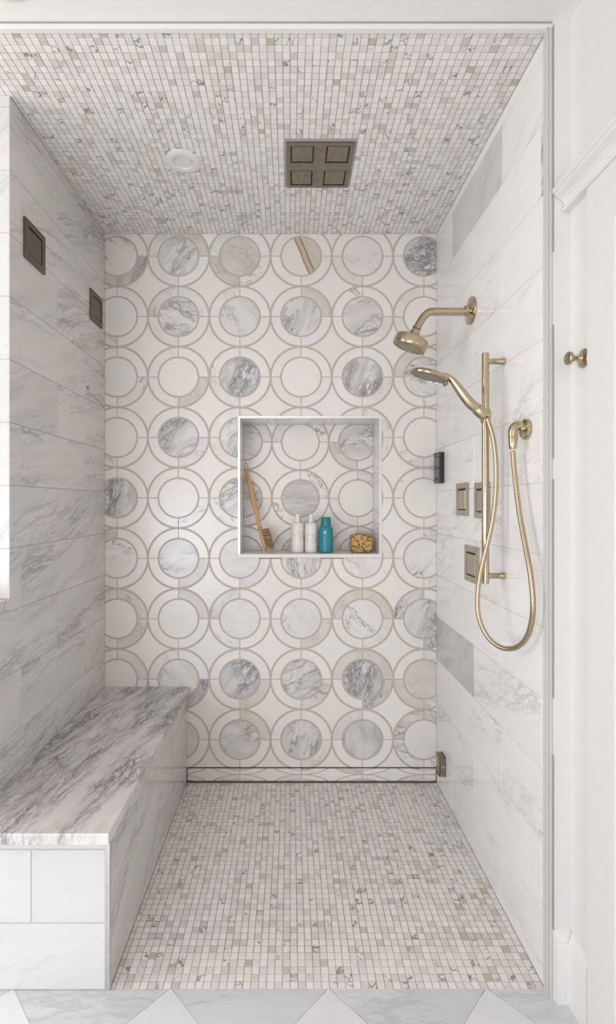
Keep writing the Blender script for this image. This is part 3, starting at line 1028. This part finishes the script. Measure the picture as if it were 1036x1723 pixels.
# ---------------------------------------------------------------- ceiling fittings
cx_, cy_ = (RX0 + RX1) / 2, yz((RZ0 + RZ1) / 2)
rain = thing('rain_shower', (cx_, cy_, ZT), 'square metal rain shower with four recessed nozzle panels in the ceiling', 'rain shower')
q, g = .113, .002
bm = bmesh.new()
A = [-.113, -.099, -.020, .020, .099, .113]
for (x0, x1, y0, y1) in ((-.113, .113, .099, .113), (-.113, .113, -.113, -.099), (-.113, .113, -.020, .020),
                         (-.113, -.099, .020, .099), (-.020, .020, .020, .099), (.099, .113, .020, .099),
                         (-.113, -.099, -.099, -.020), (-.020, .020, -.099, -.020), (.099, .113, -.099, -.020)):
    add_box(bm, (x0, y0, -.004), (x1, y1, .0012))
bmesh.ops.remove_doubles(bm, verts=bm.verts[:], dist=1e-6)
link('plate', from_bm(bm, 'plate'), M['dark_nickel'], rain)  # nickel darkened to paint the shade on its downward face
for sx in (-1, 1):
    for sy in (-1, 1):
        xa, xb = sorted((sx * .0205, sx * .0985))
        ya, yb = sorted((sy * .0205, sy * .0985))
        pn = box('nozzle_panel', (xa + .004, ya + .004, -.0032), (xb - .004, yb - .004, .0012), M['dark_nickel'], rain, .0006)
        bm = bmesh.new()
        for a in range(8):
            for b in range(8):
                p = (xa + .012 + (xb - xa - .024) * a / 7, ya + .012 + (yb - ya - .024) * b / 7, -.0036)
                bmesh.ops.create_cone(bm, cap_ends=True, segments=6, radius1=.0014, radius2=.0014, depth=.0012, matrix=Matrix.Translation(p))
        link('nozzles', from_bm(bm, 'nozzles'), M['nickel'], pn)
        bm = bmesh.new()
        add_box(bm, (xa, ya, .0008), (xb, yb, .0012))
        link('recess', from_bm(bm, 'recess'), M['slot'], rain)
lamp = thing('ceiling_light', (LCX, yz(LCZ), ZT), 'round white recessed light fitting in the mosaic ceiling, switched off', 'light')
lathe('trim_ring', [(.030, -.001), (.033, .0045), (.040, .0055), (.055, .0045), (.0592, .002), (.0594, -.001)], M['white_plastic'], (0, 0, 0), (0, 0, -1), lamp, 48)
lathe('lens', [(.0298, -.001), (.0298, .001), (.0001, .0012)], M['white_plastic'], (0, 0, 0), (0, 0, -1), lamp, 40)
dl = thing('downlight', (-.655, yz(1.083), 2.412), 'recessed white downlight in plain ceiling, just entering at the top edge', 'light')
lathe('trim_ring', [(.054, -.0005), (.054, .006), (.060, .008), (.072, .004), (.074, -.0005)], M['white_plastic'], (0, 0, 0), (0, 0, -1), dl, 48)
lathe('lens', [(.0535, -.0005), (.0535, .002), (.0001, .0022)], plain('lamp_lens', (1, .9, .75), .4, emit=2.0), (0, 0, 0), (0, 0, -1), dl, 32)

# ---------------------------------------------------------------- things in the niche
NZ = NZ0 + .0003


def bottle_white(px, z, label, mat):
    c = P(px, VY, z)
    root = thing('pump_bottle', (c.x, c.y, NZ), label, 'bottle', 'white bottles in the niche')
    lathe('body', [(.0255, 0), (.0278, .002), (.0282, .006), (.0282, .120), (.0272, .127), (.0225, .1325), (.013, .135)], mat, (0, 0, 0), (0, 0, 1), root, 32)
    lathe('cap', [(.0115, .134), (.0115, .146), (.0098, .148), (.0085, .172), (.0065, .1735)], M['white_plastic'], (0, 0, 0), (0, 0, 1), root, 24)
    return root


def printed(name, base, ink, z0, z1, dens):
    """white plastic with a band of small grey print"""
    k = NT(name)
    tc = k.n('TexCoord').outputs['Object']
    xyz = k.n('SeparateXYZ', None, i0=tc)
    st = k.n('VectorMath', {'operation': 'MULTIPLY'}, i0=tc, i1=(1, 1, 1.6)).outputs[0]
    nz = k.noise(st, 170, 2, .5)
    f = k.rng(nz.outputs[0], .57, .63, 0, dens)
    band = k.math('MULTIPLY', k.math('GREATER_THAN', xyz.outputs[2], z0), k.math('LESS_THAN', xyz.outputs[2], z1))
    k.put(k.b.inputs['Base Color'], k.mix(k.math('MULTIPLY', f, band), c4(base), c4(ink)))
    k.b.inputs['Roughness'].default_value = .35
    return k.m


bottle_white(500.5, 2.205, 'white pump bottle on niche sill, next to the wooden brush', printed('bottle_white_a', (.77, .74, .68), (.30, .28, .26), .055, .095, .8))
bottle_white(523, 2.203, 'white pump bottle on niche sill, right beside the teal bottle', printed('bottle_white_b', (.76, .74, .70), (.22, .21, .20), .045, .082, .8))
c = P(548, VY, 2.195)
tb = thing('teal_bottle', (c.x, c.y, NZ), 'teal bottle with a narrower dark teal cap on the niche sill', 'bottle')
lathe('body', [(.029, 0), (.0318, .002), (.0325, .006), (.0325, .106), (.031, .113), (.0265, .118), (.0235, .1195)], plain('teal_plastic', (.022, .23, .29), .3), (0, 0, 0), (0, 0, 1), tb, 36)
lathe('cap', [(.0225, .119), (.0228, .121), (.0222, .152), (.0205, .1575), (.017, .159)], plain('dark_teal_plastic', (.014, .20, .215), .3), (0, 0, 0), (0, 0, 1), tb, 36)
bm = bmesh.new()
for k in range(7):
    an = math.radians(-112 + k * 3.4)
    r = .0327
    add_box(bm, (r * math.cos(an) - .0008, r * math.sin(an) - .0008, .086), (r * math.cos(an) + .0008, r * math.sin(an) + .0008, .098))
link('label_mark', from_bm(bm, 'label_mark'), plain('pale_teal_print', (.45, .62, .66), .4), tb)  # row of short pale upright marks high on the body

# sponge
k = NT('sponge')
tc = k.n('TexCoord').outputs['Object']
vz = k.n('TexVoronoi', None, Vector=tc, Scale=95)
nz = k.noise(tc, 60, 4)
pore = k.rng(vz.outputs[0], .26, .56, 1, 0)
cc = k.mix(nz.outputs[0], c4((.72, .50, .20)), c4((.50, .32, .11)))
k.put(k.b.inputs['Base Color'], k.mix(k.math('MULTIPLY', pore, .9), cc, c4((.085, .045, .012))))
k.b.inputs['Roughness'].default_value = .9
k.put(k.b.inputs['Normal'], k.n('Bump', None, Strength=1.0, Distance=.006, Height=vz.outputs[0]).outputs[0])
bm = bmesh.new()
bmesh.ops.create_cube(bm, size=1)
bmesh.ops.subdivide_edges(bm, edges=bm.edges[:], cuts=9, use_grid_fill=True)
c = P(607.5, VY, 2.205)
rs = random.Random(5)
from mathutils import noise as mnoise
for v in bm.verts:
    p = v.co.copy()
    q = Vector((p.x * 2, p.y * 2, p.z * 2))
    L = (abs(q.x) ** 5 + abs(q.y) ** 4 + abs(q.z) ** 5) ** .2
    q = q / max(L, .3)
    d = 1 + .09 * mnoise.noise(q * 2.3 + Vector((3, 1, 7))) + .05 * mnoise.noise(q * 6)
    v.co = Vector((q.x * .0515 * d, q.y * .033 * d, q.z * .040 * d + (.006 if q.z > 0 and q.x < .2 else 0) * (1 - abs(q.x + .2))))
    if v.co.z < -.0385:
        v.co.z = -.0385
sp = from_bm(bm, 'bath_sponge')
so_ = link('bath_sponge', sp, k.m, None, Matrix.Translation((c.x, c.y, NZ + .0385)), True)
tag(so_, 'brown porous bath sponge in the right corner of the niche', 'sponge')

# back brush leaning in the left corner of the niche
wood = marble('brush_wood', (.62, .37, .165), (.50, .28, .115), (.36, .19, .07), s=20, width=.06, amount=.6, stretch=(3, 3, .3), rot=0, rotvar=0, cs=12, camt=.7,
              rough=.45, jit=0, warp=.02)
br = thing('back_brush', P(440, 930, 2.2), 'long wooden back brush leaning in the left corner of the niche', 'brush')
b0, b1 = 2.185, 2.262
bp = [(414.6, 797), (416, 803), (419.7, 814), (425.5, 839), (430.5, 858), (434.5, 878), (437.5, 890)]
pts = [P(x, y, b1 + (b0 - b1) * (y - 797) / 133) for x, y in bp]
rad = [.0075, .0100, .0115, .0125, .0112, .0088, .0100]
cp = catmull(pts, 6)
rr = [rad[min(i // 6, 6)] + (rad[min(i // 6 + 1, 6)] - rad[min(i // 6, 6)]) * (i % 6) / 6 for i in range(len(cp))]
adopt(br, tube('handle', cp, rr, wood, None, 14))
h0, h1 = P(437, 888, 2.209), P(447.5, 927.2, 2.1875)
hd = (h1 - h0)
L = hd.length
hd.normalize()
path = [h0 + hd * L * t for t in (0, .06, .15, .35, .6, .8, .93, 1)]
adopt(br, tube('brush_head', path, [.010, .016, .0205, .0235, .0235, .021, .015, .007], wood, None, 18, squash=(1.0, .42)))
side = Vector((hd.z, 0, -hd.x))
if side.x < 0:
    side = -side
depthv = hd.cross(side)
bm = bmesh.new()
rb = random.Random(3)
for a in range(11):
    for b in range(5):
        t = .10 + .80 * a / 10
        wv = (b - 2) * .0075 * math.sin(math.pi * (.12 + .76 * a / 10)) ** .5
        base = h0 + hd * L * t + depthv * wv + side * .006
        tip = base + (side + hd * .18 + Vector((rb.uniform(-.1, .1), rb.uniform(-.1, .1), rb.uniform(-.1, .1)))).normalized() * (.031 + .005 * math.sin(math.pi * t))
        for k_ in range(8):
            s0 = base + hd * rb.uniform(-.0016, .0016) + depthv * rb.uniform(-.0016, .0016)
            s1 = tip + hd * rb.uniform(-.003, .003) + depthv * rb.uniform(-.003, .003)
            if s1.z < NZ + .001:
                s1.z = NZ + .001
            dv = (s1 - s0).normalized()
            e1 = dv.cross(Vector((0, 1, 0))).normalized() * .0009
            e2 = dv.cross(e1).normalized() * .0007
            q0 = [bm.verts.new(s0 + e) for e in (e1, e2, -e1, -e2)]
            q1 = [bm.verts.new(s1 + e * .7) for e in (e1, e2, -e1, -e2)]
            for i in range(4):
                bm.faces.new((q0[i], q0[(i + 1) % 4], q1[(i + 1) % 4], q1[i]))
            bm.faces.new(q1)
bo = link('bristles', from_bm(bm, 'bristles'), plain('bristle', (.36, .235, .11), .7))
bo['kind'] = 'stuff'
adopt(br, bo)
lp = catmull([P(415.5, 800, 2.258), P(412.6, 792, 2.258), P(411.8, 784, 2.258), P(413.6, 778.5, 2.258), P(416.2, 783, 2.258), P(416.8, 792, 2.256), P(417, 800, 2.254)], 6)
adopt(br, tube('cord', lp, .0016, plain('cord', (.42, .30, .17), .8), None, 8))
